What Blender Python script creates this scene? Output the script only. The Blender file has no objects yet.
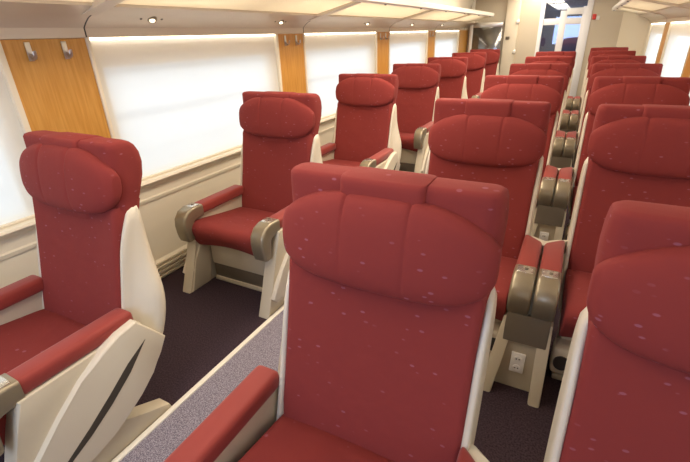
import bpy, bmesh, math, random
from mathutils import Vector, Matrix
random.seed(7)
SC = bpy.context.scene
COL = SC.collection
PI = math.pi
PITCH = 1.4                      # distance between seat rows
XL, XM, XR = -1.755, -0.388, 0.400   # seat centre lines: window row, middle row, right row
WL, WR = -2.40, 0.98             # inner faces of the side walls
YB, YE = -1.9, 10.6              # back and end of the saloon
HC = 1.526

# ------------------------------------------------------------------ materials
def mat(name, base, rough=.5, metal=0., spec=.5, sheen=0., trans=0.):
    m = bpy.data.materials.new(name); m.use_nodes = True
    b = m.node_tree.nodes['Principled BSDF']
    b.inputs['Base Color'].default_value = (*base, 1)
    b.inputs['Roughness'].default_value = rough
    b.inputs['Metallic'].default_value = metal
    b.inputs['Specular IOR Level'].default_value = spec
    if sheen:
        b.inputs['Sheen Weight'].default_value = sheen
        b.inputs['Sheen Roughness'].default_value = .5
    return m

def N(m, t, **kw):
    n = m.node_tree.nodes.new(t)
    for k, v in kw.items():
        setattr(n, k, v)
    return n

def link(m, a, b): m.node_tree.links.new(a, b)

def noise_mix(m, ca, cb, scale=(1, 1, 1), ns=5, detail=4, lo=.35, hi=.65, bump=0.):
    b = m.node_tree.nodes['Principled BSDF']
    tc = N(m, 'ShaderNodeTexCoord'); mp = N(m, 'ShaderNodeMapping'); mp.inputs['Scale'].default_value = scale
    nz = N(m, 'ShaderNodeTexNoise'); nz.inputs['Scale'].default_value = ns; nz.inputs['Detail'].default_value = detail
    rp = N(m, 'ShaderNodeValToRGB')
    rp.color_ramp.elements[0].position = lo; rp.color_ramp.elements[0].color = (*ca, 1)
    rp.color_ramp.elements[1].position = hi; rp.color_ramp.elements[1].color = (*cb, 1)
    link(m, tc.outputs['Object'], mp.inputs['Vector']); link(m, mp.outputs[0], nz.inputs['Vector'])
    link(m, nz.outputs['Fac'], rp.inputs['Fac']); link(m, rp.outputs[0], b.inputs['Base Color'])
    if bump:
        bp = N(m, 'ShaderNodeBump'); bp.inputs['Strength'].default_value = bump; bp.inputs['Distance'].default_value = .002
        link(m, nz.outputs['Fac'], bp.inputs['Height']); link(m, bp.outputs[0], b.inputs['Normal'])
    return m

def fabric(name, base, fleck, weave=900):
    """woven red moquette with scattered small pale flecks"""
    m = mat(name, base, .85, spec=.15, sheen=.06)
    b = m.node_tree.nodes['Principled BSDF']
    b.inputs['Sheen Tint'].default_value = (1, .45, .45, 1)
    tc = N(m, 'ShaderNodeTexCoord')
    mp = N(m, 'ShaderNodeMapping'); mp.inputs['Rotation'].default_value = (.6, .4, .9); mp.inputs['Scale'].default_value = (1, 1, 2.2)
    vo = N(m, 'ShaderNodeTexVoronoi'); vo.inputs['Scale'].default_value = 19
    link(m, tc.outputs['Object'], mp.inputs['Vector']); link(m, mp.outputs[0], vo.inputs['Vector'])
    rp = N(m, 'ShaderNodeValToRGB')
    rp.color_ramp.elements[0].position = .10; rp.color_ramp.elements[0].color = (1, 1, 1, 1)
    rp.color_ramp.elements[1].position = .16; rp.color_ramp.elements[1].color = (0, 0, 0, 1)
    link(m, vo.outputs['Distance'], rp.inputs['Fac'])
    nz = N(m, 'ShaderNodeTexNoise'); nz.inputs['Scale'].default_value = 9
    link(m, tc.outputs['Object'], nz.inputs['Vector'])
    mr = N(m, 'ShaderNodeMapRange'); mr.inputs['From Min'].default_value = .38; mr.inputs['From Max'].default_value = .56
    mr.inputs['To Min'].default_value = .0; mr.inputs['To Max'].default_value = .75
    link(m, nz.outputs['Fac'], mr.inputs['Value'])
    mu = N(m, 'ShaderNodeMath', operation='MULTIPLY'); link(m, rp.outputs[0], mu.inputs[0]); link(m, mr.outputs[0], mu.inputs[1])
    mx = N(m, 'ShaderNodeMix', data_type='RGBA')
    mx.inputs['A'].default_value = (*base, 1); mx.inputs['B'].default_value = (*fleck, 1)
    link(m, mu.outputs[0], mx.inputs['Factor']); link(m, mx.outputs['Result'], b.inputs['Base Color'])
    nw = N(m, 'ShaderNodeTexNoise'); nw.inputs['Scale'].default_value = weave; nw.inputs['Detail'].default_value = 1
    link(m, tc.outputs['Object'], nw.inputs['Vector'])
    bp = N(m, 'ShaderNodeBump'); bp.inputs['Strength'].default_value = .25; bp.inputs['Distance'].default_value = .001
    n2 = N(m, 'ShaderNodeTexNoise'); n2.inputs['Scale'].default_value = 14; n2.inputs['Detail'].default_value = 2
    link(m, tc.outputs['Object'], n2.inputs['Vector'])
    b2 = N(m, 'ShaderNodeBump'); b2.inputs['Strength'].default_value = .25; b2.inputs['Distance'].default_value = .012
    link(m, n2.outputs['Fac'], b2.inputs['Height']); link(m, b2.outputs[0], bp.inputs['Normal'])
    link(m, nw.outputs['Fac'], bp.inputs['Height']); link(m, bp.outputs[0], b.inputs['Normal'])
    return m

M = {}
M['red'] = fabric('red_fabric', (.228, .036, .031), (.31, .11, .15))
M['red_arm'] = mat('red_arm_vinyl', (.27, .036, .026), .6, spec=.3, sheen=.15)
M['shell'] = mat('cream_plastic', (.66, .60, .475), .38)
M['panel'] = mat('beige_panel', (.58, .515, .385), .45)
M['cap'] = mat('taupe_metal', (.30, .255, .175), .32, .55)
M['capplate'] = mat('silver_plate', (.62, .59, .52), .25, .8)
M['brown'] = mat('brown_plastic', (.13, .105, .075), .45)
M['dark'] = mat('dark_plastic', (.035, .03, .028), .5)
M['slot'] = mat('slot_dark', (.06, .05, .035), .5)
M['wall'] = mat('wall_laminate', (.74, .67, .53), .5)
M['cove'] = mat('cove_laminate', (.68, .60, .47), .42)
M['ceiling'] = mat('ceiling_white', (.78, .74, .66), .6)
M['steel'] = mat('brushed_steel', (.60, .58, .54), .3, .9)
M['alu'] = mat('white_metal', (.82, .80, .74), .35, .2)
M['wood'] = noise_mix(mat('oak_veneer', (.5, .25, .05), .35), (.50, .235, .040), (.60, .31, .070), (14, 14, .8), 6, 5)
M['carpet'] = noise_mix(mat('aubergine_carpet', (.03, .02, .03), .95, spec=.1), (.030, .019, .025), (.066, .044, .054), (1, 1, 1), 130, 3, bump=.5)
M['runner'] = noise_mix(mat('lavender_carpet', (.3, .28, .33), .95, spec=.1), (.12, .105, .135), (.37, .335, .37), (1, 1, 1), 210, 2, .38, .64, bump=.5)
M['nosing'] = mat('cream_nosing', (.80, .75, .62), .4)
M['doorwhite'] = mat('door_white', (.85, .86, .88), .4)
M['bulkhead'] = mat('bulkhead_beige', (.60, .53, .41), .5)
M['outside'] = mat('train_body', (.6, .6, .6), .7)
M['redsign'] = mat('red_plastic', (.6, .04, .03), .4)
M['white'] = mat('white_plastic', (.85, .83, .78), .35)
M['lampglass'] = mat('lamp_lens', (.9, .88, .8), .2)
_b = M['lampglass'].node_tree.nodes['Principled BSDF']
_b.inputs['Emission Color'].default_value = (1, .86, .62, 1); _b.inputs['Emission Strength'].default_value = 3
M['strip'] = mat('light_strip', (.9, .88, .8), .4)
_b = M['strip'].node_tree.nodes['Principled BSDF']
_b.inputs['Emission Color'].default_value = (1, .90, .76, 1); _b.inputs['Emission Strength'].default_value = 9

def glass(name, tint, gloss=.08, rough=.02):
    m = bpy.data.materials.new(name); m.use_nodes = True
    nt = m.node_tree; nt.nodes.remove(nt.nodes['Principled BSDF'])
    o = nt.nodes['Material Output']
    t = N(m, 'ShaderNodeBsdfTransparent'); t.inputs[0].default_value = (*tint, 1)
    g = N(m, 'ShaderNodeBsdfGlossy'); g.inputs['Roughness'].default_value = rough
    x = N(m, 'ShaderNodeMixShader'); x.inputs[0].default_value = gloss
    link(m, t.outputs[0], x.inputs[1]); link(m, g.outputs[0], x.inputs[2]); link(m, x.outputs[0], o.inputs[0])
    return m
M['glass'] = glass('window_glass', (.97, .99, 1))
M['smoke'] = glass('smoked_glass', (.55, .55, .53), .18, .1)
M['doorglass'] = glass('door_glass', (.80, .86, .95), .12)

def sheet(name, dif, tra, f, sheer=0.):
    """thin translucent sheet: diffuse reflection plus diffuse transmission"""
    m = bpy.data.materials.new(name); m.use_nodes = True
    nt = m.node_tree; nt.nodes.remove(nt.nodes['Principled BSDF'])
    o = nt.nodes['Material Output']
    d = N(m, 'ShaderNodeBsdfDiffuse'); d.inputs[0].default_value = (*dif, 1)
    t = N(m, 'ShaderNodeBsdfTranslucent'); t.inputs[0].default_value = (*tra, 1)
    x = N(m, 'ShaderNodeMixShader'); x.inputs[0].default_value = f
    link(m, d.outputs[0], x.inputs[1]); link(m, t.outputs[0], x.inputs[2]); link(m, x.outputs[0], o.inputs[0])
    if sheer:
        p = N(m, 'ShaderNodeBsdfTransparent'); y = N(m, 'ShaderNodeMixShader'); y.inputs[0].default_value = sheer
        link(m, x.outputs[0], y.inputs[1]); link(m, p.outputs[0], y.inputs[2]); link(m, y.outputs[0], o.inputs[0])
    return m
M['blind'] = sheet('blind_fabric', (.90, .88, .84), (.92, .94, .96), .45, .28)
M['shelf'] = sheet('frosted_shelf', (.86, .82, .72), (.92, .88, .78), .55)

# ------------------------------------------------------------------ mesh helpers
def finish(name, bm, m, parent=None, smooth=True, angle=40, sub=0, recalc=True):
    if recalc:
        bmesh.ops.recalc_face_normals(bm, faces=bm.faces)
    me = bpy.data.meshes.new(name); bm.to_mesh(me); bm.free()
    if smooth:
        me.polygons.foreach_set('use_smooth', [True] * len(me.polygons))
        me.set_sharp_from_angle(angle=math.radians(angle))
    me.materials.append(m if not isinstance(m, str) else M[m])
    o = bpy.data.objects.new(name, me); COL.objects.link(o)
    if sub:
        s = o.modifiers.new('soft', 'SUBSURF'); s.levels = sub; s.render_levels = sub
    if parent: o.parent = parent
    return o

def box(bm, x0, x1, y0, y1, z0, z1, bev=0., seg=2):
    t = bmesh.new()
    vs = [t.verts.new((x, y, z)) for x in (x0, x1) for y in (y0, y1) for z in (z0, z1)]
    for f in ((0, 1, 3, 2), (4, 6, 7, 5), (0, 4, 5, 1), (2, 3, 7, 6), (0, 2, 6, 4), (1, 5, 7, 3)):
        t.faces.new([vs[i] for i in f])
    if bev:
        bmesh.ops.bevel(t, geom=t.edges[:], offset=bev, segments=seg, profile=.5, affect='EDGES')
    merge(bm, t); return bm

def merge(bm, t):
    me = bpy.data.meshes.new('tmp'); t.to_mesh(me); t.free(); bm.from_mesh(me); bpy.data.meshes.remove(me)

def loft(bm, rings, cap=True):
    vr = [[bm.verts.new(p) for p in r] for r in rings]
    n = len(vr[0])
    for a, b in zip(vr, vr[1:]):
        for i in range(n):
            bm.faces.new((a[i], a[(i + 1) % n], b[(i + 1) % n], b[i]))
    if cap:
        bm.faces.new(vr[0][::-1]); bm.faces.new(vr[-1])
    return bm

def prism_x(bm, pts, x0, x1, bev=0., seg=2):
    """polygon in the (y, z) plane extruded along x"""
    t = bmesh.new()
    a = [t.verts.new((x0, y, z)) for y, z in pts]; b = [t.verts.new((x1, y, z)) for y, z in pts]
    n = len(pts)
    fa = t.faces.new(a[::-1]); fb = t.faces.new(b)
    for i in range(n):
        t.faces.new((a[i], a[(i + 1) % n], b[(i + 1) % n], b[i]))
    if bev:
        ed = list({e for f in (fa, fb) for e in f.edges})
        bmesh.ops.bevel(t, geom=ed, offset=bev, segments=seg, profile=.5, affect='EDGES')
    merge(bm, t); return bm

def prism_z(bm, pts, z0, z1, bev=0., seg=2):
    t = bmesh.new()
    a = [t.verts.new((x, y, z0)) for x, y in pts]; b = [t.verts.new((x, y, z1)) for x, y in pts]
    n = len(pts); t.faces.new(a[::-1]); t.faces.new(b)
    for i in range(n):
        t.faces.new((a[i], a[(i + 1) % n], b[(i + 1) % n], b[i]))
    if bev:
        bmesh.ops.bevel(t, geom=t.edges[:], offset=bev, segments=seg, profile=.5, affect='EDGES')
    merge(bm, t); return bm

def rrect(w, f, r, z, rad, n=5, x0=0.):
    """rounded rectangle in plan: x in +-w, y from f to r, at height z"""
    rad = min(rad, w * .99, (r - f) * .499)
    out = []
    for cx, cy, a0 in ((w - rad, f + rad, -90), (w - rad, r - rad, 0), (-w + rad, r - rad, 90), (-w + rad, f + rad, 180)):
        for i in range(n + 1):
            a = math.radians(a0 + 90 * i / n)
            out.append((x0 + cx + rad * math.cos(a), cy + rad * math.sin(a), z))
    return out

def lerp_tab(tab, t):
    if t <= tab[0][0]: return tab[0][1]
    for (a, b), (c, d) in zip(tab, tab[1:]):
        if t <= c:
            u = (t - a) / (c - a); u = u * u * (3 - 2 * u) * .5 + u * .5
            return b + (d - b) * u
    return tab[-1][1]

def cyl(bm, p, axis, r, h, n=20, bev=0.):
    """disc of radius r and height h along axis from point p"""
    q = Vector(axis).normalized().to_track_quat('Z', 'Y').to_matrix()
    rr = [(r, 0), (r, h - bev), (r - bev, h)] if bev else [(r, 0), (r, h)]
    rings = [[Vector(p) + q @ Vector((a * math.cos(2 * PI * i / n), a * math.sin(2 * PI * i / n), z)) for i in range(n)] for a, z in rr]
    return loft(bm, rings)

def thing(name, label, cat, loc=(0, 0, 0), group=None):
    o = bpy.data.objects.new(name, None); COL.objects.link(o); o.location = loc; o.empty_display_size = .1
    o['label'] = label; o['category'] = cat
    if group: o['group'] = group
    return o

def tag(o, label, cat, group=None):
    o['label'] = label; o['category'] = cat
    if group: o['group'] = group
    return o

def struct(o, kind='structure'):
    o['kind'] = kind; return o

def dup(root, loc, label, group=None, pz=None):
    def cp(o, par):
        c = o.copy(); COL.objects.link(c)
        if par is not None: c.parent = par
        for ch in o.children: cp(ch, c)
        return c
    r = cp(root, None); r.location = loc
    if pz is not None:
        for ch in r.children:
            if ch.name.startswith('head_pillow'): ch.location.z = pz; r['label'] = label
    if group: r['group'] = group
    return r

# ------------------------------------------------------------------ seat
def pillow_mesh():
    bm = bmesh.new()
    W = .302
    top = [(0, 1.162), (.11, 1.160), (.165, 1.152), (.22, 1.134), (.265, 1.108), (.288, 1.088), (W, 1.066)]
    bot = [(0, .905), (.10, .906), (.18, .912), (.235, .924), (.275, .945), (.293, .966), (W, .990)]
    fro = [(0, .836), (.15, .838), (.23, .846), (.28, .862), (W, .886)]
    xs = [-.302, -.299, -.292, -.28, -.262, -.235, -.20, -.165, -.13, -.105, -.093, -.088, -.083, -.06, -.03]
    xs = xs + [0] + [-x for x in xs[::-1]]
    n = 28; rings = []
    for x in xs:
        ax = abs(x); t, b, f = lerp_tab(top, ax), lerp_tab(bot, ax), lerp_tab(fro, ax)
        r = .93 if ax < .28 else .925
        seam = abs(ax - .088) < .004
        c = 1.0
        zc, yc = (t + b) / 2, (f + r) / 2
        hz, hy = (t - b) / 2 * c, (r - f) / 2 * (c if c == 1 else .93)
        ring = []
        for i in range(n):
            a = 2 * PI * i / n
            ca, sa = math.cos(a), math.sin(a)
            y = yc + hy * math.copysign(abs(ca) ** .74, ca)
            z = zc + hz * math.copysign(abs(sa) ** .74, sa)
            if seam:                      # stitched seam, pinched hardest along the top
                p = .006 + .020 * max(0, sa) ** 2
                y += p * .6 * (1 if ca < 0 else 0) * abs(ca) ** .5; z -= p * hz * 2.2 * max(0, sa)
            y += (z - zc) * .16
            ring.append((x, y, z))
        rings.append(ring)
    return loft(bm, rings)

def headrest_mesh(w0=1., grow=0., half=None):
    bm = bmesh.new()
    prof = [(.885, .284, .888, .985, .03), (.95, .288, .894, 1.004, .04), (1.00, .291, .900, 1.028, .045), (1.05, .294, .904, 1.050, .05), (1.10, .295, .907, 1.060, .05),
            (1.14, .294, .910, 1.055, .045), (1.170, .292, .912, 1.040, .04), (1.185, .290, .914, 1.022, .035), (1.194, .283, .920, 1.004, .03), (1.197, .274, .928, .985, .025)]
    rings = []
    for z, w, f, r, rad in prof:
        ww = (half if half else w)
        rr = rad if not half else .02
        zz = z + (.003 if grow and z > 1.15 else 0)
        rings.append(rrect(ww, f - grow * 1.6, r + grow * .6, zz, rr, 5))
    return loft(bm, rings)

def back_mesh():
    bm = bmesh.new()
    prof = [(.36, .262, .742), (.40, .280, .748), (.46, .284, .762), (.55, .284, .785), (.65, .283, .808), (.75, .282, .830), (.85, .283, .852), (.93, .284, .868), (.955, .276, .878)]
    rings = []
    for z, w, f in prof:
        r = rrect(w, f, f + .09 + max(0, z - .78) * .25, z, .022, 5)
        # a shallow hollow down the middle of the back
        rings.append([(x, y + (.016 * (1 - (x / w) ** 2) if y < f + .04 else 0), z) for x, y, z in densify(r)])
    return loft(bm, rings)

def densify(r):
    """extra points along the long front run of a rounded rectangle"""
    out = []
    n = len(r)
    for i in range(n):
        a, b = r[i], r[(i + 1) % n]
        out.append(a)
        d = math.dist(a, b)
        if d > .2:
            k = 10
            for j in range(1, k):
                u = j / k
                out.append(tuple(a[q] + (b[q] - a[q]) * u for q in range(3)))
    return out

def shell_mesh(flare):
    bm = bmesh.new()
    prof = [(.10, .20, .66, .72), (.16, .27, .66, .77), (.26, .340, .70, .835), (.36, .381, .735, .890), (.45, .385, .760, .932), (.53, .384, .782, .955),
            (.60, .374, .802, .967), (.66, .350, .817, .974), (.72, .331, .832, .981), (.79, .316, .850, .986), (.86, .308, .878, .990), (.92, .302, .912, .990), (.965, .290, .950, .988)]
    rings = []
    for z, w, f, r in prof:
        ring = []
        for s in (1, -1):
            fl = w if s in flare else min(w, .306)
            q = min(w, .304 if z < .9 else w)
            half = [(q - .027, f + .05), (q - .024, f + .010), (q - .016, f), (q - .004, f + .002), (q, f + .014), (q + (fl - q) * .15, f + .045), (q + (fl - q) * .8, f + (r - f) * .55),
                    (fl, r - (r - f) * .25), (fl - .012, r - .012), (fl - .05, r)]
            half = [(s * x, y, z) for x, y in half]
            ring += half if s > 0 else half[::-1]
            if s > 0: ring.append((0, r + .004, z))
        ring.append((0, f + .06, z))
        rings.append(ring)
    return loft(bm, rings)

def cushion_mesh():
    bm = bmesh.new()
    # cross-sections along x of a side profile (y, z)
    side = [(.79, .330), (.79, .405), (.74, .415), (.60, .432), (.45, .458), (.36, .474), (.31, .478), (.275, .466), (.258, .440), (.262, .400), (.285, .345), (.310, .300), (.335, .285), (.37, .295), (.45, .320), (.60, .325)]
    rings = []
    for x, g in ((-.283, .955), (-.279, .985), (-.268, 1.), (-.22, 1.004), (-.1, .998), (0, .995), (.1, .998), (.22, 1.004), (.268, 1.), (.279, .985), (.283, .955)):
        cy, cz = .53, .385
        ring = []
        for y, z in side:
            zz = cz + (z - cz) * (g if g < .99 else 1)
            yy = cy + (y - cy) * (1 - (1 - min(g, 1)) * .35)
            if z > .42: zz += (g - 1) * .8 if g > .99 else 0
            if y < .40 and z < .36: zz += .035 * (1 - (x / .283) ** 2)   # arched lower front hem
            ring.append((x, yy, zz))
        rings.append(ring)
    return loft(bm, rings)

PLATE = [(.780, .538), (.70, .527), (.62, .497), (.53, .443), (.43, .362), (.33, .268), (.26, .190), (.215, .115), (.25, .075), (.36, .085), (.47, .108),
         (.56, .130), (.64, .165), (.72, .212), (.79, .268), (.85, .330), (.887, .388)]
SLOT = [(.795, .440), (.70, .345), (.60, .272), (.50, .212), (.40, .165), (.34, .145), (.41, .192), (.50, .246), (.60, .314), (.70, .388)]

def arm_pad(s, x, yf, yr, vcut=0.):
    bm = bmesh.new()
    return prism_z(bm, [(x - .046, yf), (x + .046, yf), (x + .046, yr - (vcut if x < 0 else 0)), (x - .046, yr - (vcut if x > 0 else 0))], .488, .556, .020, 3)

def cap_mesh(x, dy=0., drop=1.):
    bm = bmesh.new()
    path = [(.428, .516, .040), (.39, .517, .043), (.352, .515, .045), (.322, .505, .047), (.303, .483, .046), (.296, .45, .042), (.295, .41, .037), (.297, .375, .032), (.299, .352, .026)]
    path = [(y, z if z > .5 else .5 + (z - .5) * drop, t) for y, z, t in path]
    rings = []
    for i, (y, z, t) in enumerate(path):
        a = path[max(0, i - 1)]; b = path[min(len(path) - 1, i + 1)]
        d = Vector((0, b[0] - a[0], b[1] - a[1])).normalized(); nrm = Vector((0, d.z, -d.y))
        w = .047
        ring = []
        for cx, cn, a0 in ((w - .014, t - .014, 0), (-w + .014, t - .014, 90), (-w + .014, -t + .014, 180), (w - .014, -t + .014, 270)):
            for k in range(4):
                an = math.radians(a0 + 30 * k)
                q = Vector((x, y + dy, z)) + Vector((1, 0, 0)) * (cx + .014 * math.cos(an)) + nrm * (cn + .014 * math.sin(an))
                ring.append(q)
        rings.append(ring)
    return loft(bm, rings)

def add_arm(root, s, x, dy=0., yr=.80, vcut=0., drop=1., dz=0.):
    a = finish('armrest', arm_pad(s, x, .415 + dy, yr, vcut), 'red_arm', root, angle=50); a.location.z = dz
    c = finish('armrest_cap', cap_mesh(x, dy, drop), 'cap', root, angle=50); c.location.z = dz
    bm = bmesh.new(); box(bm, x - .034, x + .034, .352 + dy, .415 + dy, .552, .5625, .004)
    finish('cap_plate', bm, 'capplate', c)
    bm = bmesh.new(); cyl(bm, (x + .004, .385 + dy, .5622), (0, 0, 1), .008, .004, 12, .001)
    finish('recline_button', bm, 'brown', c)

def make_seat(kind, label, group, loc, arms, pz=0.):
    root = thing('train_seat', label, 'seat', loc, group)
    finish('seat_cushion', cushion_mesh(), 'red', root, angle=60, sub=1)
    finish('backrest', back_mesh(), 'red', root, angle=60)
    finish('back_shell', shell_mesh(arms), 'shell', root, angle=60, sub=1)
    h = finish('headrest', headrest_mesh(), 'red', root, angle=65)
    finish('headrest_band', headrest_mesh(half=.116, grow=.011), 'red', h, angle=50)
    hp = finish('head_pillow', pillow_mesh(), 'red', root, angle=80, sub=1); hp.location.z = pz
    # base under the cushion
    bm = bmesh.new(); box(bm, -.268, .268, .385, .70, .13, .36, .015); finish('seat_skirt', bm, 'panel', root)
    bm = bmesh.new(); box(bm, -.265, .265, .395, .68, .028, .135, .006); finish('plinth', bm, 'brown', root)
    bm = bmesh.new(); box(bm, -.266, .266, .385, .69, .0, .032, .006); finish('base_rail', bm, 'panel', root)
    for s in (-1, 1):
        if s in arms: continue
        a, b = sorted((s * .205, s * .290))
        bm = bmesh.new(); box(bm, a, b, .300, .40, .10, .245, .022, 3); p = finish('pedal_housing', bm, 'panel', root)
        bm = bmesh.new(); t = bmesh.new(); cyl(t, (0, 0, 0), (0, -1, 0), .034, .006, 20, .002)
        for v in t.verts: v.co.z *= 1.15
        bmesh.ops.translate(t, verts=t.verts, vec=((a + b) / 2, .301, .172)); merge(bm, t); finish('pedal', bm, 'dark', p)
    for s in arms:
        x = s * (.305 if kind == 'single' else .345)
        add_arm(root, s, x, -.045, dz=.010 if kind == 'single' else 0.)
        a, b = sorted((s * (.285 if kind == 'single' else .312), s * .360))
        bm = bmesh.new()
        prism_x(bm, [(.355, .50), (.322, .40), (.285, .30), (.235, .16), (.165, .0), (.845, .0), (.835, .03), (.74, .075), (.62, .13), (.72, .25), (.80, .40), (.815, .50)], a, b, .008)
        finish('side_panel', bm, 'panel', root)
        a, b = sorted((s * .278, s * .352))
        bm = bmesh.new(); prism_x(bm, [(.33, .33), (.262, .21), (.178, .0), (.36, .0), (.385, .10), (.42, .33)], a, b, .012)
        finish('leg', bm, 'panel', root)
        a, b = sorted((s * .340, s * .386))
        bm = bmesh.new(); prism_x(bm, PLATE, a, b, .010, 3)
        p = finish('side_plate', bm, 'shell', root, angle=35)
        a, b = sorted((s * .370, s * .3875))
        bm = bmesh.new(); prism_x(bm, SLOT, a, b); finish('slot', bm, 'slot', p, angle=20)
    return root

def make_console(label, group, loc):
    root = thing('armrest_console', label, 'armrest', loc, group)
    for s in (-1, 1):
        add_arm(root, s, s * .050, 0, .805, .085, .72)
    bm = bmesh.new()
    # tapered pedestal: spreading legs either side of the front panel
    loft(bm, [rrect(.098, .248, .62, .0, .008, 3, -.018), rrect(.092, .256, .64, .18, .008, 3), rrect(.088, .268, .68, .33, .008, 3), rrect(.085, .315, .70, .49, .008, 3)])
    finish('pedestal', bm, 'panel', root, angle=30)
    for s in (-1, 1):
        bm = bmesh.new()
        pts = [(.272, .37), (.235, .24), (.165, .0), (.36, .0), (.42, .37)]
        t = bmesh.new(); prism_x(t, pts, min(s * .050, s * .100), max(s * .050, s * .100), .008)
        for v in t.verts: v.co.x += s * .030 * (1 - v.co.z / .37) - .020 * (1 - v.co.z / .37)
        merge(bm, t)
        finish('leg', bm, 'panel', root)
    bm = bmesh.new()
    prism_x(bm, [(.240, .265), (.268, .395), (.33, .395), (.30, .265)], -.090, .090, .004); finish('cover_plate', bm, 'brown', root)
    bm = bmesh.new()
    prism_z(bm, [(0, .712), (.050, .765), (.100, .808), (.112, .835), (.060, .815), (0, .765), (-.060, .815), (-.112, .835), (-.100, .808), (-.050, .765)], .46, .535, .004)
    finish('rear_bracket', bm, 'shell', root, angle=30)
    # mains outlet on the front panel
    bm = bmesh.new(); t = bmesh.new(); box(t, -.030, .030, -.006, .006, -.052, .052, .004)
    bmesh.ops.rotate(t, verts=t.verts, cent=(0, 0, 0), matrix=Matrix.Rotation(math.radians(-4), 3, 'X'))
    bmesh.ops.translate(t, verts=t.verts, vec=(-.012, .247, .150)); merge(bm, t)
    o = finish('outlet_plate', bm, 'white', root)
    for dz in (-.024, .024):
        bm = bmesh.new(); cyl(bm, (-.012, .2445 + (dz * .07), .150 + dz), (0, -1, .07), .017, .006, 16, .002)
        so = finish('socket', bm, 'white', o)
        bm = bmesh.new()
        for dx in (-.006, .006):
            cyl(bm, (dx - .012, .2395 + dz * .07, .151 + dz), (0, -1, .07), .0028, .003, 8)
        finish('socket_holes', bm, 'dark', so)
    return root

ordn = ['nearest the camera', 'second from the camera', 'third from the camera', 'fourth from the camera', 'fifth from the camera', 'sixth from the camera', 'last, by the end bulkhead']
L = make_seat('single', 'red single seat in the row along the windows, nearest the camera', 'single seats along the window wall', (XL, 0, 0), (-1, 1), .015)
for k in range(1, 7):
    dup(L, (XL, PITCH * k, 0), 'red single seat in the row along the windows, %s' % ordn[k])
Mm = make_seat('middle', 'big red seat in the middle row beside the aisle carpet, nearest the camera', 'aisle seats in the middle row', (XM, 0, 0), (-1,))
for k in range(1, 6):
    dup(Mm, (XM, PITCH * k, 0), 'red aisle seat in the middle row, %s' % (ordn[k] if k < 5 else 'farthest, in front of the glazed end door'), pz=-.03 if k == 1 else -.015)
Rr = make_seat('right', 'red seat in the right-hand row, nearest the camera, cut off by the picture edge', 'seats in the right-hand row', (XR, 0, 0), (1,))
for k in range(1, 7):
    dup(Rr, (XR, PITCH * k, 0), 'red seat in the right-hand row, %s' % ordn[k])
Cc = make_console('red armrests between the two nearest seats, at the bottom edge of the picture', 'double armrests between the paired seats', (-.010, 0, 0))
for k in range(1, 6):
    dup(Cc, (-.010, PITCH * k, 0), ['', 'double red armrest with taupe caps, nearest complete pair, above a beige pedestal with mains outlet',
        'double red armrest with taupe caps, second complete pair from the camera', 'double red armrest with taupe caps, third complete pair from the camera',
        'double red armrest with taupe caps, fourth complete pair from the camera', 'double red armrest with taupe caps, farthest pair between the last two paired seats'][k])

# ------------------------------------------------------------------ floor
bm = bmesh.new(); box(bm, WL - .15, WR + .15, YB - .1, YE + 2.2, -.08, 0); struct(finish('floor', bm, 'carpet', smooth=False))
bm = bmesh.new(); box(bm, -1.365, -.80, YB, YE - .05, -.01, .004); struct(finish('floor_runner', bm, 'runner', smooth=False))
bm = bmesh.new(); box(bm, -1.392, -1.365, YB, YE - .05, -.01, .012, .003); struct(finish('trim_1', bm, 'nosing'))

# ------------------------------------------------------------------ side walls and windows
W0, WP, WLEN = 1.54, 2.16, 1.75
ZS, ZT = .712, 1.558
def side_wall(sgn, X, name, tn):
    """sgn=-1 for the wall at x=X whose room side faces +x"""
    def xx(d): return X - sgn * d * -1 if False else X + (-sgn) * d     # d = distance into the room
    def bx(bm, d0, d1, y0, y1, z0, z1, bev=0):
        a, b = sorted((xx(d0), xx(d1))); return box(bm, a, b, y0, y1, z0, z1, bev)
    def px(bm, pts, y0, y1):
        """profile (d, z) extruded along y"""
        r = [[(xx(d), y, z) for d, z in pts] for y in (y0, y1)]
        return loft(bm, r)
    # dado below the windows, with mouldings
    bm = bmesh.new()
    px(bm, [(-.12, 0), (.02, 0), (.02, .12), (.0, .14), (.0, .56), (.012, .565), (.016, .585), (.006, .592), (.006, .655), (.016, .660), (.022, .672), (.020, .684), (.055, .690), (.062, .700), (.055, .712), (-.12, .712)], YB, YE)
    struct(finish('wall_' + name, bm, 'wall', angle=30))
    bm = bmesh.new()
    for z in (.012, .046, .080): bx(bm, .0, .038, YB, YE, z, z + .018, .003)
    bx(bm, .0, .030, YB, YE, .112, .122)
    struct(finish('baseboard_' + name, bm, 'panel'))
    # band and cove above the windows
    bm = bmesh.new()
    px(bm, [(-.12, 1.558), (.0, 1.558), (.006, 1.560), (.006, 1.607), (.014, 1.616), (.035, 1.634), (.065, 1.654), (.10, 1.668), (.15, 1.682), (.205, 1.700), (.205, 1.73), (-.12, 1.73)], YB, YE)
    struct(finish('trim_%d' % tn, bm, 'cove', angle=35))
    bm = bmesh.new()
    for i in range(-1, 5):
        y = W0 + WP * i + .01
        px(bm, [(-.01, 1.562), (.007, 1.562), (.007, 1.607), (.015, 1.6155), (.036, 1.6335), (.066, 1.6533), (.101, 1.667), (.101, 1.68), (-.01, 1.68)], y - .004, y + .004)
    struct(finish('trim_%d' % (tn + 100), bm, 'slot', angle=35))
    # upper wall and slope behind the rack
    bm = bmesh.new()
    px(bm, [(-.12, 1.73), (-.0, 1.73), (.02, 1.95), (.12, 2.15), (.30, 2.27), (.30, 2.40), (-.12, 2.40)], YB, YE)
    struct(finish('wall_%s_upper' % name, bm, 'ceiling', angle=60))
    return xx, bx, px
lx, lb, lp = side_wall(-1, WL, 'left', 2)
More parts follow.
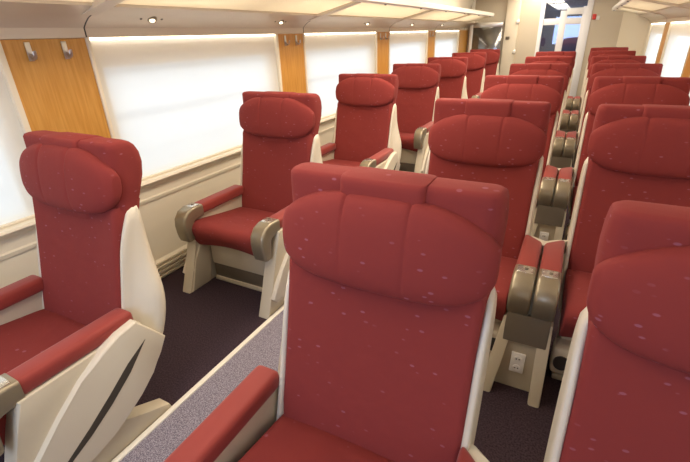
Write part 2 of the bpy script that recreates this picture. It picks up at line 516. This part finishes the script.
rx_, rb, rp_ = side_wall(1, WR, 'right', 3)

def window(n, bx, xx, y0, y1, sgn):
    """outer body with a smaller opening, glass, reveal frame and a drawn translucent blind"""
    root = bpy.data.objects.new('window_%d' % n, None); COL.objects.link(root); struct(root)
    bm = bmesh.new()
    for a in ((y0, y0 + .022), (y1 - .030, y1)): bx(bm, -.10, .012, a[0], a[1], ZS, ZT, .004)
    bx(bm, -.10, .008, y0 + .022, y1 - .03, ZS, ZS + .014, .003)
    f = finish('window_frame', bm, 'wall', root)
    bm = bmesh.new()      # the body of the carriage round the glazed opening
    o0, o1, oz0, oz1 = y0 + .10, y1 - .11, ZS + .015, ZT - .16
    bx(bm, -.10, -.06, y0, o0, ZS, ZT); bx(bm, -.10, -.06, o1, y1, ZS, ZT); bx(bm, -.10, -.06, o0, o1, oz1, ZT); bx(bm, -.10, -.06, o0, o1, ZS, oz0)
    finish('outer_reveal', bm, 'wall', root, smooth=False)
    bm = bmesh.new(); bx(bm, -.086, -.080, o0, o1, oz0, oz1); finish('pane', bm, 'glass', root, smooth=False)
    bm = bmesh.new()
    x = xx(-.012)
    ny = 24; vs = []
    for i in range(ny + 1):
        y = y0 + .022 + (y1 - y0 - .052) * i / ny
        vs.append([bm.verts.new((x, y, z)) for z in (ZS + .012, ZT)])
    for a, b in zip(vs, vs[1:]): bm.faces.new((a[0], b[0], b[1], a[1]))
    finish('blind', bm, 'blind', root)
    return root
nwin = 1
spans = [(W0 + WP * k, W0 + WP * k + WLEN) for k in range(-2, 4)]
tnum = 4
for (xx, bx, s) in ((lx, lb, -1), (rx_, rb, 1)):
    prev = YB
    for i, (a, b) in enumerate(spans + [(YE, YE)]):
        a = max(a, YB)
        if a > prev + .01:
            y0, y1 = prev, a
            bm = bmesh.new(); bx(bm, -.12, .003, y0, y1, ZS, ZT, .002)
            struct(finish('trim_%d' % tnum, bm, 'wall' if s > 0 and i == len(spans) else 'wood', smooth=False)); tnum += 1
        if i < len(spans):
            window(nwin, bx, xx, a, b, s); nwin += 1
        prev = b

# coat hooks on the wood panels
where = {0: 'the wood panel before the nearest window', 1: 'the wood panel between the first two windows', 2: 'the wood panel between the second and third windows', 3: 'the wood panel between the third and fourth windows'}
for i in range(4):
    p1 = W0 + WP * i; p0 = p1 - (WP - WLEN)
    if i == 0: p0 -= 0
    for j, u in enumerate((.27, .70)):
        y = p0 + (p1 - p0) * u
        t = thing('coat_hook', '%s metal coat hook on %s' % (('first', 'second')[j], where[i]), 'hook', (lx(.003), y, 1.49), 'coat hooks on the wood panels')
        bm = bmesh.new(); box(bm, 0, .006, -.013, .013, -.03, .055, .002); finish('back_plate', bm, 'steel', t)
        bm = bmesh.new(); prism_x(bm, [(-.009, .0), (.009, .0), (.007, .0), (-.007, .0)], 0, .001) if False else None
        rings = []
        for d, z in ((.004, .0), (.022, -.018), (.034, -.020), (.044, -.008), (.046, .012)):
            rings.append([(d + .005 * math.cos(q * PI / 4), .009 * math.sin(q * PI / 4), z + .005 * math.cos(q * PI / 4)) for q in range(8)])
        loft(bm, rings); finish('hook_arm', bm, 'steel', t)

# reading lamps in the cove
for i in range(5):
    y = [1.95, 3.27, 5.02, 6.6, 8.2][i]
    t = thing('reading_lamp', 'small round reading lamp in the cove, %s' % ['above the nearest window', 'above the first coat-hook panel between windows', 'above the second window', 'above the third window', 'above the fourth window, farthest'][i], 'lamp', (lx(.066), y, 1.655), 'reading lamps in the window cove')
    nrm = Vector((.42, -.30, -.90)).normalized()
    bm = bmesh.new(); cyl(bm, -nrm * .02, nrm, .030, .032, 20, .006); finish('lamp_housing', bm, 'cap', t)
    bm = bmesh.new(); cyl(bm, nrm * .010, nrm, .016, .006, 16, .002); finish('lamp_lens', bm, 'lampglass', t)
    for d in (-.075, .075):
        bm = bmesh.new(); cyl(bm, Vector((-.004, d, .004)), nrm, .008, .010, 10, .002); finish('switch', bm, 'brown', t)

# warm light strips over the windows, hidden in the cove lip
for (bx, n) in ((lb, 0), (rb, 1)):
    for i, (a, b) in enumerate(spans):
        bm = bmesh.new(); bx(bm, -.006, .006, max(a, YB) + .03, b - .04, ZT - .010, ZT - .002)
        struct(finish('trim_%d' % tnum, bm, 'strip', smooth=False)); tnum += 1

# pale platform and wall outside the windows
M['concrete'] = mat('pale_concrete', (.84, .85, .86), .8)
M['band'] = mat('grey_band', (.50, .53, .56), .8)
bm = bmesh.new(); box(bm, -9, WL - .3, -6, 20, -.4, -.3); struct(finish('ground_platform', bm, 'concrete', smooth=False))
bm = bmesh.new(); box(bm, -5.4, -5.2, -6, 22, -.3, 1.75); box(bm, -5.2, -5.1, -6, 22, 1.25, 1.36); box(bm, -5.2, -5.15, -6, 22, .2, .3); struct(finish('wall_platform', bm, 'concrete', smooth=False))
bm = bmesh.new(); box(bm, -5.2, -5.17, -6, 22, .62, .70); box(bm, -5.2, -5.17, -6, 22, 1.18, 1.25); struct(finish('trim_200', bm, 'band', smooth=False))

# ------------------------------------------------------------------ luggage racks
def rack(bx, px, xx, label, y0, y1, s):
    t = thing('luggage_rack', label, 'rack', (xx(.2), (y0 + y1) / 2, 1.70))
    off = Vector(t.location)
    def fin(n, bm, m, par=t, **k):
        for v in bm.verts: v.co -= off
        return finish(n, bm, m, par, **k)
    bm = bmesh.new()
    px(bm, [(.18, 1.708), (.60, 1.802), (.60, 1.812), (.18, 1.718)], y0, y1); fin('shelf', bm, 'shelf', smooth=False)
    bm = bmesh.new()
    px(bm, [(.595, 1.790), (.635, 1.790), (.650, 1.802), (.650, 1.850), (.635, 1.862), (.610, 1.862), (.595, 1.845)], y0, y1); r = fin('front_rail', bm, 'alu', angle=30)
    k = 0
    for i in range(-1, 5):
        y = W0 + WP * i + .0
        if y > y1: break
        bm = bmesh.new()
        pr = [(.05, 1.655), (.16, 1.678), (.40, 1.735), (.60, 1.784), (.60, 1.805), (.40, 1.772), (.16, 1.715), (.05, 1.70)]
        loft(bm, [[(xx(d), y + q, z) for d, z in pr] for q in (-.045, .045)])
        fin('bracket', bm, 'cove', angle=30)
    y = 1.0
    while y < y1:
        bm = bmesh.new(); cyl(bm, (xx(.625), y, 1.783), (0, 0, 1), .011, .012, 10); o = fin('rail_stud', bm, 'dark')
        y += 1.08
    return t
rack(lb, lp, lx, 'long overhead luggage rack with frosted shelf above the window seats', YB, 9.95, -1)
rack(rb, rp_, rx_, 'overhead luggage rack along the right-hand wall', YB, 9.95, 1)

# ------------------------------------------------------------------ ceiling, back wall, end bulkhead
bm = bmesh.new(); box(bm, WL - .12, WR + .12, YB - .1, YE + 2.2, 2.27, 2.35); struct(finish('ceiling', bm, 'ceiling', smooth=False))
bm = bmesh.new(); box(bm, WL - .12, WR + .12, YB - .1, YB, -.08, 2.35); struct(finish('wall_back', bm, 'wall', smooth=False))
DX0, DX1, DZ = -.93, .02, 2.12
bm = bmesh.new()
box(bm, WL - .12, DX0, YE, YE + .10, 0, 2.3); box(bm, DX1, WR + .12, YE, YE + .10, 0, 2.3); box(bm, DX0, DX1, YE, YE + .10, DZ, 2.3)
struct(finish('wall_end', bm, 'bulkhead', smooth=False))
# projecting post beside the glass screen
bm = bmesh.new(); box(bm, -1.60, -1.33, YE - .10, YE + .0, 0, 2.28, .01); struct(finish('trim_%d' % tnum, bm, 'wall')); tnum += 1
# rounded corner panel on the right
bm = bmesh.new()
pts = [(.99, YE), (.99, YE - .42), (.93, YE - .40), (.80, YE - .30), (.66, YE - .15), (.56, YE)]
prism_z(bm, pts, 0, 1.80); struct(finish('trim_%d' % tnum, bm, 'wall', angle=60)); tnum += 1

d = bpy.data.objects.new('door_1', None); COL.objects.link(d); struct(d)
d.location = (0, 0, 0)
bm = bmesh.new()
box(bm, DX0, DX0 + .075, YE - .02, YE + .10, 0, DZ, .006); box(bm, DX1 - .11, DX1, YE - .02, YE + .10, 0, DZ, .006)
box(bm, DX0 + .075, DX1 - .11, YE - .02, YE + .10, DZ - .07, DZ, .006)
finish('door_frame', bm, 'doorwhite', d)
bm = bmesh.new()
a, b = DX0 + .075, DX1 - .11
box(bm, a, b, YE + .03, YE + .07, 1.60, 1.72, .006)
box(bm, a, b, YE + .03, YE + .07, 0.0, .90, .006)
box(bm, -.55, -.42, YE + .026, YE + .074, .88, 1.86, .006); box(bm, -.44, -.13, YE + .022, YE + .078, 1.78, 1.90, .006)
box(bm, -.15, -.08, YE + .028, YE + .072, .88, 1.92, .004)
finish('door_leaf', bm, 'doorwhite', d)
bm = bmesh.new(); box(bm, a, b, YE + .045, YE + .055, .9, DZ - .07); finish('door_glass', bm, 'doorglass', d, smooth=False)

# vestibule beyond the door
bm = bmesh.new(); box(bm, -2.5, 1.1, YE + 2.1, YE + 2.2, 0, 2.3); M['vest'] = mat('vestibule_grey', (.10, .11, .15), .5); struct(finish('wall_vestibule', bm, 'vest', smooth=False))
bm = bmesh.new(); box(bm, -1.3, -1.22, YE + .1, YE + 2.1, 0, 2.3); box(bm, .4, .48, YE + .1, YE + 2.1, 0, 2.3); struct(finish('wall_vestibule_side', bm, 'doorwhite', smooth=False))

# glass screen with a white post at the window end of the bulkhead
t = thing('glass_screen', 'grey glass screen with white post behind the last window seat', 'screen', (-2.0, YE - .14, 0))
bm = bmesh.new(); box(bm, -.26, .36, -.012, .012, .45, 1.60, .003); finish('glass_panel', bm, 'smoke', t)
bm = bmesh.new(); box(bm, -.33, -.26, -.03, .03, 0, 2.25, .01); finish('post', bm, 'alu', t)
bm = bmesh.new(); box(bm, -.26, .37, -.03, .03, 1.60, 1.70, .008); finish('top_rail', bm, 'steel', t)

# small fittings on the bulkhead
o = finish('notice_plate', box(bmesh.new(), -1.555, -1.475, YE - .112, YE - .10, 1.345, 1.405, .003), 'brown'); tag(o, 'small dark blank notice plate on the beige bulkhead post', 'sign')
for z, w in ((1.69, 'upper'), (1.10, 'lower')):
    t = thing('wall_knob', '%s white knob at the edge of the bulkhead post' % w, 'knob', (-1.345, YE - .10, z), 'white knobs on the bulkhead post')
    bm = bmesh.new(); cyl(bm, (0, 0, 0), (0, -1, 0), .035, .05, 16, .012); finish('knob', bm, 'white', t)
    bm = bmesh.new(); box(bm, -.03, .03, -.008, 0.0, -.045, .045, .003); finish('mount_plate', bm, 'steel', t)
t = thing('alarm_box', 'small red and white alarm box on the bulkhead beside the glazed door', 'alarm', (.06, YE, 1.72))
bm = bmesh.new(); box(bm, -.02, .045, -.04, 0, -.05, .05, .006); finish('housing', bm, 'redsign', t)
bm = bmesh.new(); box(bm, .05, .11, -.03, 0, -.06, .02, .006); finish('cover', bm, 'white', t)

# ------------------------------------------------------------------ light
w = bpy.data.worlds.new('sky'); SC.world = w; w.use_nodes = True
bg = w.node_tree.nodes['Background']; bg.inputs[0].default_value = (.84, .93, 1, 1); bg.inputs[1].default_value = 3.0
def area(name, loc, sx, sy, power, col, rot=(0, 0, 0)):
    l = bpy.data.lights.new(name, 'AREA'); l.shape = 'RECTANGLE'; l.size = sx; l.size_y = sy; l.energy = power; l.color = col
    o = bpy.data.objects.new(name, l); COL.objects.link(o); o.location = loc; o.rotation_euler = rot
    return o
warm = (1, .86, .68)
for y, c, p in ((0.75, (1, .87, .72), 32), (3.4, warm, 70), (6.6, warm, 74), (9.4, warm, 50)):
    area('ceiling_lamp', (-1.0, y, 2.25), .5, 2.6, p, c)
area('rear_daylight', (-.7, YB + .06, 1.45), 1.3, 1.1, 42, (.46, .62, 1), (PI / 2, 0, 0))
for y in (1.0, 4.4, 7.8):
    area('rack_lamp', (-2.0, y, 2.12), .12, 3.0, 20, warm)
    area('rack_lamp', (.58, y, 2.12), .12, 3.0, 14, warm)
area('vestibule_lamp', (-1.0, YE + .45, 2.26), .4, .5, 22, (.80, .88, 1))

# ------------------------------------------------------------------ camera
f, yaw, pit, roll = 416.15, .4978, .4382, -.0335
cy, sy = math.cos(yaw), math.sin(yaw)
fw = Vector((-sy * math.cos(pit), cy * math.cos(pit), -math.sin(pit)))
rt = Vector((cy, sy, 0)); up = rt.cross(fw)
r2 = rt * math.cos(roll) + up * math.sin(roll); u2 = -rt * math.sin(roll) + up * math.cos(roll)
cam = bpy.data.cameras.new('camera'); co = bpy.data.objects.new('camera', cam); COL.objects.link(co)
cam.sensor_width = 36; cam.lens = f / 690 * 36; cam.clip_start = .02
mw = Matrix((r2, u2, -fw)).transposed().to_4x4(); mw.translation = Vector((0, 0, HC)); co.matrix_world = mw
SC.camera = co
SC.view_settings.view_transform = 'Standard'; SC.view_settings.look = 'None'
SC.view_settings.exposure = -0.30; SC.view_settings.gamma = 1; SC.view_settings.use_curve_mapping = False
SC.cycles.use_denoising = True
SC.cycles.max_bounces = 10; SC.cycles.diffuse_bounces = 6; SC.cycles.transparent_max_bounces = 12
SC.cycles.caustics_reflective = False; SC.cycles.caustics_refractive = False
